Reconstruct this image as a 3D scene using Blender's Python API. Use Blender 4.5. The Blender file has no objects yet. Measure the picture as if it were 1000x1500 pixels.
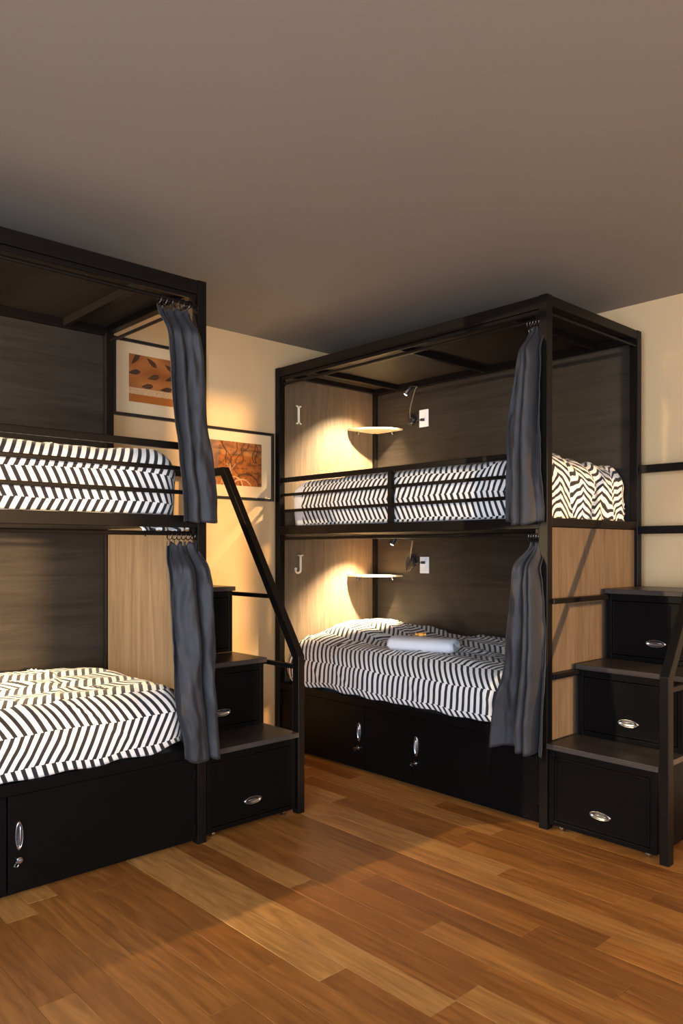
import bpy, bmesh, math, random
from mathutils import Vector, Matrix, noise
random.seed(7)
S = bpy.context.scene
PI = math.pi

# ------------------------------------------------------------------ camera
CAMH = 1.30
cam_d = bpy.data.cameras.new('camera'); cam = bpy.data.objects.new('camera', cam_d)
S.collection.objects.link(cam); S.camera = cam
cam.location = (0, 0, CAMH); cam.rotation_euler = (PI / 2, 0, 0.8232)
cam_d.sensor_fit = 'VERTICAL'; cam_d.sensor_height = 36.0; cam_d.lens = 36.0 * 1126.2 / 1500
cam_d.shift_y = 53.6 / 1500; cam_d.clip_start = 0.05

# ------------------------------------------------------------------ world, sun, daylight, exposure
w = bpy.data.worlds.new('world'); S.world = w; w.use_nodes = True
w.node_tree.nodes['Background'].inputs[0].default_value = (0.62, 0.74, 1.0, 1)
w.node_tree.nodes['Background'].inputs[1].default_value = 0.6

def lamp(name, kind, loc, direction, energy, color, **kw):
    d = bpy.data.lights.new(name, kind); d.energy = energy; d.color = color
    for k, v in kw.items(): setattr(d, k, v)
    o = bpy.data.objects.new(name, d); S.collection.objects.link(o); o.location = loc
    o.rotation_euler = Vector(direction).to_track_quat('-Z', 'Y').to_euler()
    return o
# low evening sun through the side windows
lamp('sun', 'SUN', (6, 3, 3), (-1, -0.012, -0.050), 3.1, (1.0, 0.60, 0.27), angle=math.radians(1.6))
# daylight at the front window, then two added fills along the right wall
lamp('daylight_front_window', 'AREA', (0.20, -2.37, 1.45), (-0.35, 1, -0.16), 145, (0.68, 0.80, 1.0), shape='RECTANGLE', size=2.6, size_y=1.7)
lamp('cool_low_fill', 'AREA', (2.77, -1.15, 0.62), (-1, 0.40, -0.06), 92, (0.60, 0.76, 1.0), shape='RECTANGLE', size=1.5, size_y=1.0)  # added cool fill to brighten the lower left bunk; no door known there
lamp('warm_side_fill', 'AREA', (2.77, 1.5, 1.35), (-1, 0.06, -0.08), 56, (1.0, 0.68, 0.38), shape='RECTANGLE', size=2.8, size_y=1.4)  # added warm fill to brighten the left wall
S.view_settings.view_transform = 'Standard'; S.view_settings.look = 'None'
S.view_settings.gamma = 1; S.view_settings.use_curve_mapping = False
S.view_settings.exposure = 0.75

# ------------------------------------------------------------------ materials
def new_mat(name):
    m = bpy.data.materials.new(name); m.use_nodes = True
    nt = m.node_tree; return m, nt, nt.nodes, nt.links, nt.nodes['Principled BSDF']
def flat(name, col, rough=0.5, metal=0.0, noise_amt=0.0, scale=20, bump=0.0, spec=0.5, sheen=0.0):
    m, nt, N, L, b = new_mat(name)
    b.inputs['Base Color'].default_value = (*col, 1); b.inputs['Roughness'].default_value = rough
    b.inputs['Metallic'].default_value = metal; b.inputs['Specular IOR Level'].default_value = spec
    b.inputs['Sheen Weight'].default_value = sheen
    tc = N.new('ShaderNodeTexCoord')
    if noise_amt or bump:
        n = N.new('ShaderNodeTexNoise'); n.inputs['Scale'].default_value = scale; n.inputs['Detail'].default_value = 5
        L.new(tc.outputs['Object'], n.inputs['Vector'])
        if noise_amt:
            mx = N.new('ShaderNodeMixRGB'); mx.inputs[1].default_value = (*[c * (1 - noise_amt) for c in col], 1)
            mx.inputs[2].default_value = (*[min(1, c * (1 + noise_amt)) for c in col], 1)
            L.new(n.outputs['Fac'], mx.inputs[0]); L.new(mx.outputs[0], b.inputs['Base Color'])
        if bump:
            bp = N.new('ShaderNodeBump'); bp.inputs['Strength'].default_value = bump; bp.inputs['Distance'].default_value = 0.01
            L.new(n.outputs['Fac'], bp.inputs['Height']); L.new(bp.outputs[0], b.inputs['Normal'])
    return m
def wood(name, c1, c2, axis, rough=0.5, stretch=14.0, fine=1.0):
    """laminate / timber, grain along local axis 0,1,2"""
    m, nt, N, L, b = new_mat(name)
    tc = N.new('ShaderNodeTexCoord'); mp = N.new('ShaderNodeMapping')
    sc = [stretch * fine] * 3; sc[axis] = 0.9 * fine
    mp.inputs['Scale'].default_value = sc; L.new(tc.outputs['Object'], mp.inputs['Vector'])
    n1 = N.new('ShaderNodeTexNoise'); n1.inputs['Scale'].default_value = 1.3; n1.inputs['Detail'].default_value = 8
    n1.inputs['Roughness'].default_value = 0.6; n1.inputs['Distortion'].default_value = 1.6
    n2 = N.new('ShaderNodeTexNoise'); n2.inputs['Scale'].default_value = 9; n2.inputs['Detail'].default_value = 4
    L.new(mp.outputs[0], n1.inputs['Vector']); L.new(mp.outputs[0], n2.inputs['Vector'])
    mm = N.new('ShaderNodeMath'); mm.operation = 'MULTIPLY_ADD'; mm.inputs[1].default_value = 0.35
    L.new(n2.outputs['Fac'], mm.inputs[0]); L.new(n1.outputs['Fac'], mm.inputs[2])
    cr = N.new('ShaderNodeValToRGB'); cr.color_ramp.elements[0].position = 0.42; cr.color_ramp.elements[1].position = 0.92
    cr.color_ramp.elements[0].color = (*c1, 1); cr.color_ramp.elements[1].color = (*c2, 1)
    L.new(mm.outputs[0], cr.inputs[0]); L.new(cr.outputs[0], b.inputs['Base Color'])
    b.inputs['Roughness'].default_value = rough; b.inputs['Specular IOR Level'].default_value = 0.22
    bp = N.new('ShaderNodeBump'); bp.inputs['Strength'].default_value = 0.12; bp.inputs['Distance'].default_value = 0.004
    L.new(n2.outputs['Fac'], bp.inputs['Height']); L.new(bp.outputs[0], b.inputs['Normal'])
    return m

M = {}
M['metal'] = flat('black_frame_metal', (0.0065, 0.0050, 0.0042), 0.36, 0.0, 0.15, 60, spec=0.14)
M['black'] = flat('black_storage_paint', (0.0036, 0.0032, 0.0032), 0.38, 0.0, 0.2, 30, 0.03, spec=0.08)
M['roof'] = flat('dark_roof_board', (0.019, 0.0145, 0.0110), 0.6, 0.0, 0.25, 8, spec=0.2)
M['panel_v'] = wood('brown_laminate_vertical_grain', (0.070, 0.049, 0.031), (0.135, 0.097, 0.062), 2, 0.5)
M['panel_h'] = wood('shaded_laminate_horizontal_grain', (0.0135, 0.0105, 0.0078), (0.034, 0.027, 0.0205), 0, 0.5, 12)  # same laminate as panel_v, with the shade inside the bunks put into its colour
M['tread'] = wood('grey_brown_tread', (0.032, 0.025, 0.021), (0.062, 0.051, 0.044), 0, 0.34)
M['chrome'] = flat('chrome', (0.38, 0.39, 0.42), 0.25, 1.0)
M['gunmetal'] = flat('dark_ring_metal', (0.10, 0.10, 0.105), 0.3, 1.0)
M['shelf'] = wood('pale_shelf_ply', (0.52, 0.38, 0.22), (0.70, 0.54, 0.34), 0, 0.5)
M['cream'] = flat('cream_enamel', (0.85, 0.76, 0.60), 0.5)
M['white_plastic'] = flat('white_plastic', (0.80, 0.80, 0.80), 0.35)
M['black_plastic'] = flat('black_plastic', (0.012, 0.012, 0.013), 0.3)
M['sheet'] = flat('white_sheet', (0.80, 0.80, 0.80), 0.85, 0, 0.03, 12, 0.15)
M['towel'] = flat('white_towel', (0.86, 0.87, 0.88), 0.95, 0, 0.04, 260, 0.6)
M['orange'] = flat('orange_foil', (0.95, 0.42, 0.06), 0.3)
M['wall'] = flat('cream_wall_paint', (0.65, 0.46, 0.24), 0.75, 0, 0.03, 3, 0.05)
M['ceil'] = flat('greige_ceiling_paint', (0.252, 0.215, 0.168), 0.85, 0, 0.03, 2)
M['frame_black'] = flat('black_picture_frame', (0.014, 0.012, 0.011), 0.3)
M['mat'] = flat('cream_picture_mount', (0.68, 0.52, 0.31), 0.8)
M['window_white'] = flat('white_window_paint', (0.75, 0.73, 0.70), 0.5)

def curtain_mat():
    m, nt, N, L, b = new_mat('charcoal_curtain_cloth')
    b.inputs['Base Color'].default_value = (0.019, 0.019, 0.0215, 1); b.inputs['Roughness'].default_value = 0.62
    b.inputs['Sheen Weight'].default_value = 0.08; b.inputs['Sheen Roughness'].default_value = 0.4
    tc = N.new('ShaderNodeTexCoord'); wv = N.new('ShaderNodeTexWave'); wv.inputs['Scale'].default_value = 220
    wv.bands_direction = 'Z'
    L.new(tc.outputs['Object'], wv.inputs['Vector'])
    bp = N.new('ShaderNodeBump'); bp.inputs['Strength'].default_value = 0.06; bp.inputs['Distance'].default_value = 0.001
    L.new(wv.outputs['Fac'], bp.inputs['Height']); L.new(bp.outputs[0], b.inputs['Normal'])
    return m
M['curtain'] = curtain_mat()

def chevron_mat(name, band, period, slant=1.9, dark=(0.012, 0.012, 0.015), light=(0.84, 0.82, 0.77)):
    m, nt, N, L, b = new_mat(name)
    uv = N.new('ShaderNodeUVMap'); uv.uv_map = 'UVMap'
    sp = N.new('ShaderNodeSeparateXYZ'); L.new(uv.outputs[0], sp.inputs[0])
    def math_(op, a, bb=None, cc=None):
        n = N.new('ShaderNodeMath'); n.operation = op
        for i, q in enumerate((a, bb, cc)):
            if q is None: continue
            if isinstance(q, (int, float)): n.inputs[i].default_value = q
            else: L.new(q, n.inputs[i])
        return n.outputs[0]
    vb = math_('DIVIDE', sp.outputs[1], band)
    n_ = math_('FLOOR', vb); f_ = math_('FRACT', vb)
    sgn = math_('MULTIPLY_ADD', math_('PINGPONG', n_, 1.0), 2.0, -1.0)
    s = math_('DIVIDE', sp.outputs[0], period)
    s = math_('ADD', s, math_('MULTIPLY', math_('MULTIPLY', sgn, f_), slant))
    s = math_('MULTIPLY_ADD', n_, 0.22, s)
    st = math_('PINGPONG', s, 0.5)                 # 0..0.5 triangle
    rr = N.new('ShaderNodeMapRange'); rr.inputs['From Min'].default_value = 0.205; rr.inputs['From Max'].default_value = 0.245
    L.new(st, rr.inputs['Value'])
    mx = N.new('ShaderNodeMixRGB'); mx.inputs[1].default_value = (*dark, 1); mx.inputs[2].default_value = (*light, 1)
    L.new(rr.outputs[0], mx.inputs[0]); L.new(mx.outputs[0], b.inputs['Base Color'])
    b.inputs['Roughness'].default_value = 0.85; b.inputs['Sheen Weight'].default_value = 0.1
    tc = N.new('ShaderNodeTexCoord'); nn = N.new('ShaderNodeTexNoise'); nn.inputs['Scale'].default_value = 30
    L.new(tc.outputs['Object'], nn.inputs['Vector'])
    bp = N.new('ShaderNodeBump'); bp.inputs['Strength'].default_value = 0.2; bp.inputs['Distance'].default_value = 0.006
    L.new(nn.outputs['Fac'], bp.inputs['Height']); L.new(bp.outputs[0], b.inputs['Normal'])
    return m
M['chev_low'] = chevron_mat('chevron_duvet_cotton', 0.125, 0.038, 1.5)
M['chev_up'] = chevron_mat('chevron_duvet_cotton_fine', 0.115, 0.038, 1.35)

def plank_mat():
    m, nt, N, L, b = new_mat('oiled_oak_floorboard')
    at = N.new('ShaderNodeAttribute'); at.attribute_name = 'rnd'
    geo = N.new('ShaderNodeNewGeometry'); off = N.new('ShaderNodeVectorMath'); off.operation = 'MULTIPLY_ADD'
    cmb = N.new('ShaderNodeCombineXYZ')
    for i in range(3): L.new(at.outputs['Fac'], cmb.inputs[i])
    off.inputs[1].default_value = (31, 17, 7); L.new(cmb.outputs[0], off.inputs[0]); L.new(geo.outputs['Position'], off.inputs[2])
    mp = N.new('ShaderNodeMapping'); mp.inputs['Scale'].default_value = (1.1, 9.0, 9.0); L.new(off.outputs[0], mp.inputs['Vector'])
    n1 = N.new('ShaderNodeTexNoise'); n1.inputs['Scale'].default_value = 1.5; n1.inputs['Detail'].default_value = 7
    n1.inputs['Distortion'].default_value = 3.0; L.new(mp.outputs[0], n1.inputs['Vector'])
    mp2 = N.new('ShaderNodeMapping'); mp2.inputs['Scale'].default_value = (3, 60, 60); L.new(off.outputs[0], mp2.inputs['Vector'])
    n2 = N.new('ShaderNodeTexNoise'); n2.inputs['Scale'].default_value = 1.0; n2.inputs['Detail'].default_value = 3; L.new(mp2.outputs[0], n2.inputs['Vector'])
    # per-board tone
    tone = N.new('ShaderNodeValToRGB'); e = tone.color_ramp.elements
    e[0].position = 0; e[0].color = (0.27, 0.100, 0.020, 1); e[1].position = 1; e[1].color = (0.52, 0.255, 0.070, 1)
    for p, c in ((0.3, (0.33, 0.125, 0.024, 1)), (0.55, (0.40, 0.160, 0.032, 1)), (0.8, (0.45, 0.200, 0.048, 1))):
        k = e.new(p); k.color = c
    L.new(at.outputs['Fac'], tone.inputs[0])
    g = N.new('ShaderNodeValToRGB'); g.color_ramp.elements[0].position = 0.33; g.color_ramp.elements[1].position = 0.68
    g.color_ramp.elements[0].color = (0.70, 0.66, 0.62, 1); g.color_ramp.elements[1].color = (1.25, 1.25, 1.28, 1)
    L.new(n1.outputs['Fac'], g.inputs[0])
    mu = N.new('ShaderNodeMixRGB'); mu.blend_type = 'MULTIPLY'; mu.inputs[0].default_value = 0.85
    L.new(tone.outputs[0], mu.inputs[1]); L.new(g.outputs[0], mu.inputs[2])
    g2 = N.new('ShaderNodeValToRGB'); g2.color_ramp.elements[0].position = 0.3; g2.color_ramp.elements[1].position = 0.6
    g2.color_ramp.elements[0].color = (0.72, 0.70, 0.68, 1); g2.color_ramp.elements[1].color = (1.05, 1.05, 1.05, 1)
    L.new(n2.outputs['Fac'], g2.inputs[0])
    mu2 = N.new('ShaderNodeMixRGB'); mu2.blend_type = 'MULTIPLY'; mu2.inputs[0].default_value = 0.6
    L.new(mu.outputs[0], mu2.inputs[1]); L.new(g2.outputs[0], mu2.inputs[2]); L.new(mu2.outputs[0], b.inputs['Base Color'])
    b.inputs['Roughness'].default_value = 0.42
    bp = N.new('ShaderNodeBump'); bp.inputs['Strength'].default_value = 0.18; bp.inputs['Distance'].default_value = 0.003
    L.new(n1.outputs['Fac'], bp.inputs['Height']); L.new(bp.outputs[0], b.inputs['Normal'])
    return m
M['plank'] = plank_mat()

def print_mat():
    m, nt, N, L, b = new_mat('picture_print')
    at = N.new('ShaderNodeAttribute'); at.attribute_name = 'col'; gm = N.new('ShaderNodeGamma'); gm.inputs[1].default_value = 1.22; L.new(at.outputs['Color'], gm.inputs[0]); L.new(gm.outputs[0], b.inputs['Base Color'])
    b.inputs['Roughness'].default_value = 0.35
    return m
M['print'] = print_mat()
def glow_mat():
    m, nt, N, L, b = new_mat('lamp_lens_glow')
    b.inputs['Emission Color'].default_value = (1, 0.93, 0.82, 1); b.inputs['Emission Strength'].default_value = 14
    return m
M['glow'] = glow_mat()

# ------------------------------------------------------------------ mesh helpers
def link_mesh(name, bm, m, parent=None, smooth=False, bevel=0.0, loc=None):
    me = bpy.data.meshes.new(name); bm.normal_update(); bm.to_mesh(me); bm.free()
    me.materials.append(M[m]); o = bpy.data.objects.new(name, me); S.collection.objects.link(o)
    if parent: o.parent = parent
    if loc: o.location = loc
    if smooth: me.shade_smooth()
    if bevel:
        b = o.modifiers.new('bevel', 'BEVEL'); b.width = bevel; b.segments = 2; b.limit_method = 'ANGLE'
    return o
def box(bm, x0, y0, z0, x1, y1, z1):
    r = bmesh.ops.create_cube(bm, size=1.0)
    c = Vector(((x0 + x1) / 2, (y0 + y1) / 2, (z0 + z1) / 2)); s = Vector((abs(x1 - x0), abs(y1 - y0), abs(z1 - z0)))
    for v in r['verts']: v.co = Vector((v.co.x * s.x, v.co.y * s.y, v.co.z * s.z)) + c
    return bm
def bx(*a): return box(bmesh.new(), *a)
def beam(bm, p, q, wx, wy, up=(0, 0, 1)):
    """square tube from p to q; wx across, wy along 'up'"""
    p, q = Vector(p), Vector(q); d = q - p; L = d.length; d.normalize()
    side = d.cross(Vector(up)); side.normalize(); u = side.cross(d)
    vs = []
    for t in (p, q):
        for a, b in ((-1, -1), (1, -1), (1, 1), (-1, 1)): vs.append(bm.verts.new(t + side * a * wx / 2 + u * b * wy / 2))
    for f in ((3, 2, 1, 0), (4, 5, 6, 7), (0, 1, 5, 4), (1, 2, 6, 5), (2, 3, 7, 6), (3, 0, 4, 7)): bm.faces.new([vs[i] for i in f])
    return bm
def tube(bm, pts, r, n=10, cap=True):
    pts = [Vector(p) for p in pts]; rings = []
    up = Vector((0, 0, 1))
    for i, p in enumerate(pts):
        d = (pts[min(i + 1, len(pts) - 1)] - pts[max(i - 1, 0)]).normalized()
        s = d.cross(up)
        if s.length < 0.05: s = d.cross(Vector((0, 1, 0.2)))
        s.normalize(); u = s.cross(d)
        rr = r[i] if isinstance(r, (list, tuple)) else r
        rings.append([bm.verts.new(p + (s * math.cos(2 * PI * k / n) + u * math.sin(2 * PI * k / n)) * rr) for k in range(n)])
    for a, b in zip(rings, rings[1:]):
        for k in range(n): bm.faces.new((a[k], a[(k + 1) % n], b[(k + 1) % n], b[k]))
    if cap: bm.faces.new(rings[0][::-1]); bm.faces.new(rings[-1])
    return bm
def ellipsoid(bm, c, rx, ry, rz, u=20, v=12):
    r = bmesh.ops.create_uvsphere(bm, u_segments=u, v_segments=v, radius=1)
    for w_ in r['verts']: w_.co = Vector((w_.co.x * rx + c[0], w_.co.y * ry + c[1], w_.co.z * rz + c[2]))
    return bm
def empty(name, loc, rz, label, cat, group=None):
    o = bpy.data.objects.new(name, None); S.collection.objects.link(o); o.location = loc; o.rotation_euler = (0, 0, rz)
    o.empty_display_size = 0.2
    return tag(o, label, cat, group)
def tag(o, label, cat, group=None):
    o['label'] = label; o['category'] = cat
    if group: o['group'] = group
    return o
def struct(o): o['kind'] = 'structure'; return o

# ------------------------------------------------------------------ room shell
XW, YB, ZC = -4.005, 4.12, 2.662        # left wall, back wall, ceiling
XR, YF = 2.80, -2.40                    # side-window wall, front wall behind the viewer
T = 0.12
struct(link_mesh('wall_left', bx(XW - T, YF - T, -0.05, XW, YB + T, ZC + 0.1), 'wall'))
struct(link_mesh('wall_back', bx(XW, YB, -0.05, XR + T, YB + T, ZC + 0.1), 'wall'))
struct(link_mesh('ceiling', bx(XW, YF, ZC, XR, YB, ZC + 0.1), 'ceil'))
def wall_with_holes(axis, c0, c1, a0, a1, holes):
    bm = bmesh.new()
    def q(a, z, b, z2):
        if b - a < 1e-4 or z2 - z < 1e-4: return
        if axis == 'x': box(bm, c0, a, z, c1, b, z2)
        else: box(bm, a, c0, z, b, c1, z2)
    cur = a0
    for (h0, h1, z0, z1) in holes:
        q(cur, -0.05, h0, ZC + 0.1); q(h0, -0.05, h1, z0); q(h0, z1, h1, ZC + 0.1); cur = h1
    q(cur, -0.05, a1, ZC + 0.1)
    return bm
SIDE = [(-1.95, -0.35, 0.05, 1.25), (0.2, 1.62, 0.75, 2.05), (2.42, 3.02, 0.35, 2.60), (3.10, 4.08, 0.35, 2.02)]  # unseen; first made up for the cool fill, others sized to place the sun
FRONT = [(-1.15, 1.55, 0.55, 2.35)]
struct(link_mesh('wall_right', wall_with_holes('x', XR, XR + T, YF, YB, SIDE), 'wall'))
struct(link_mesh('wall_front', wall_with_holes('y', YF - T, YF, XW, XR + T, FRONT), 'wall'))
for i, (a, b, z0, z1) in enumerate(SIDE):
    bm = bmesh.new(); t = 0.04
    for (p, q, r, s_) in ((a, z0, a + t, z1), (b - t, z0, b, z1), (a, z0, b, z0 + t), (a, z1 - t, b, z1)):
        box(bm, XR + 0.03, p, q, XR + 0.08, r, s_)
    if i == 2:
        box(bm, XR + 0.03, a, 2.16, XR + 0.07, b, 2.20)
        box(bm, XR + 0.03, 2.60, z0, XR + 0.07, 2.63, z1)
    struct(link_mesh('window_%d' % (i + 1), bm, 'window_white'))
a, b, z0, z1 = FRONT[0]; bm = bmesh.new()
for (p, q, r, s_) in ((a, z0, a + .05, z1), (b - .05, z0, b, z1), (a, z0, b, z0 + .05), (a, z1 - .05, b, z1), (-0.33, z0, -0.28, z1)):
    box(bm, p, YF - 0.09, q, r, YF - 0.05, s_)
struct(link_mesh('window_5', bm, 'window_white'))

# floor: sub-base and boards
floor = struct(link_mesh('floor', bx(XW, YF, -0.08, XR, YB, -0.012), 'black'))
def plank_bm(bm, x0, x1, y0, y1, dz, rnd):
    g = 0.0006; c = 0.0007; z = dz
    vs = [bm.verts.new(p) for p in (
        (x0 + g, y0 + g, -0.012), (x1 - g, y0 + g, -0.012), (x1 - g, y1 - g, -0.012), (x0 + g, y1 - g, -0.012),
        (x0 + g, y0 + g, z - c), (x1 - g, y0 + g, z - c), (x1 - g, y1 - g, z - c), (x0 + g, y1 - g, z - c),
        (x0 + g + c, y0 + g + c, z), (x1 - g - c, y0 + g + c, z), (x1 - g - c, y1 - g - c, z), (x0 + g + c, y1 - g - c, z))]
    lay = bm.verts.layers.float.get('rnd') or bm.verts.layers.float.new('rnd')
    for v in vs: v[lay] = rnd
    for a_, b_ in ((0, 4), (4, 8)):
        for k in range(4): bm.faces.new((vs[a_ + k], vs[a_ + (k + 1) % 4], vs[b_ + (k + 1) % 4], vs[b_ + k]))
    bm.faces.new(vs[8:12])
rest = bmesh.new(); rest.verts.layers.float.new('rnd')
PW = 0.112; y = YF; row = 0; rp = random.Random(21)
while y < YB:
    y1 = min(y + PW, YB); x = XW; x_next = XW + rp.uniform(0.25, 1.3)
    while x < XR:
        xe = min(x_next, XR)
        if XR - xe < 0.25: xe = XR
        rnd = rp.random(); dz = rp.uniform(-0.0006, 0.0006)
        vis = (x < 0.3 and xe > -3.9 and y1 > 0.35 and y < 3.15 and (-0.72 * (x) + 0.70 * y) > 0.9)
        if vis:
            bm = bmesh.new(); bm.verts.layers.float.new('rnd')
            plank_bm(bm, x, xe, y, y1, dz, rnd); link_mesh('floor_plank', bm, 'plank', floor)
        else: plank_bm(rest, x, xe, y, y1, dz, rnd)
        x = xe; x_next = x + rp.uniform(0.55, 1.75)
    y = y1; row += 1
o = link_mesh('floor_boarding', rest, 'plank', floor); o['kind'] = 'stuff'

# ------------------------------------------------------------------ bunk beds
BL, BW, BH = 2.034, 0.93, 2.48
P = 0.045
ROOT_R = ((-1.957 - BL), 3.108, 0.0)
ROOT_L = (-2.903, 1.877 - BL, 0.0)

def letter(kind, parent, z, ly):
    """flat serif letter fixed to the head panel (plane lx = const), reading towards +lx; width runs along ly"""
    bm = bmesh.new(); x0, x1 = 0.0185, 0.027; H = 0.124; s = 0.0065
    if kind == 'I':
        box(bm, x0, ly - s, z, x1, ly + s, z + H)
        for zz in (z, z + H - 0.007): box(bm, x0, ly - 0.021, zz, x1, ly + 0.021, zz + 0.007)
        for zz in (z + 0.007, z + H - 0.011): box(bm, x0, ly - 0.013, zz, x1, ly + 0.013, zz + 0.004)
    else:
        box(bm, x0, ly + 0.006 - s, z + 0.024, x1, ly + 0.006 + s, z + H)
        box(bm, x0, ly - 0.016, z + H - 0.007, x1, ly + 0.028, z + H)
        # hook
        cy, cz = ly + 0.006 - 0.022, z + 0.026
        pts = []
        for k in range(13):
            a_ = -PI * k / 12 * 1.02
            w_ = s * (1.0 - 0.45 * k / 12)
            pts.append(((cy + (0.022 - w_ + s - 0.0) * math.cos(a_), cz + 0.026 * math.sin(a_)), (cy + (0.022 + w_) * math.cos(a_) , cz + 0.026 * math.sin(a_) * 1.0), w_))
        prev = None
        for k in range(13):
            a_ = -PI * k / 12 * 1.05; w_ = s * (1.0 - 0.4 * k / 12)
            ri, ro = 0.022 - w_, 0.022 + w_
            cur = [bm.verts.new((xx, cy + rr * math.cos(a_), cz + rr * 1.05 * math.sin(a_))) for xx in (x0, x1) for rr in (ri, ro)]
            if prev:
                for (i, j) in ((0, 1), (1, 3), (3, 2), (2, 0)): bm.faces.new((prev[i], prev[j], cur[j], cur[i]))
            else: bm.faces.new((cur[0], cur[1], cur[3], cur[2]))
            prev = cur
        bm.faces.new((prev[2], prev[3], prev[1], prev[0]))
        tube(bm, [(x0, cy - 0.019, cz + 0.004), (x1, cy - 0.019, cz + 0.004)], 0.0095, 14)
    bmesh.ops.recalc_face_normals(bm, faces=bm.faces)
    o = link_mesh('letter_' + kind.lower(), bm, 'cream', parent); o['label'] = 'cream serif letter %s' % kind
    return o

def cup_handle(parent, cx, cz, y, horizontal=True, long=0.055, short=0.017):
    """oval chrome pull with a raised rim and a shallow dish, facing -ly"""
    bm = bmesh.new(); n = 28; prev = None
    prof = ((1.0, 0.0), (0.97, -0.007), (0.86, -0.009), (0.74, -0.005), (0.62, -0.003), (0.0, -0.003))
    for (s, dy) in prof:
        if s == 0:
            c = bm.verts.new((cx, y + dy, cz))
            for k in range(n): bm.faces.new((prev[k], prev[(k + 1) % n], c))
            break
        ring = []
        for k in range(n):
            a_ = 2 * PI * k / n; A, B = (long, short) if horizontal else (short, long)
            inner = 1 if s > .8 else s
            ring.append(bm.verts.new((cx + A * s * math.cos(a_), y + dy, cz + B * s * math.sin(a_))))
        if prev:
            for k in range(n): bm.faces.new((prev[k], prev[(k + 1) % n], ring[(k + 1) % n], ring[k]))
        prev = ring
    bmesh.ops.recalc_face_normals(bm, faces=bm.faces)
    # small grip bar across the dish
    if horizontal: ellipsoid(bm, (cx, y - 0.008, cz + 0.004), long * .62, 0.006, 0.004, 14, 8)
    else: ellipsoid(bm, (cx + 0.003, y - 0.008, cz), 0.005, 0.006, long * .7, 14, 8)
    return link_mesh('handle', bm, 'chrome', parent, smooth=True)

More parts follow.
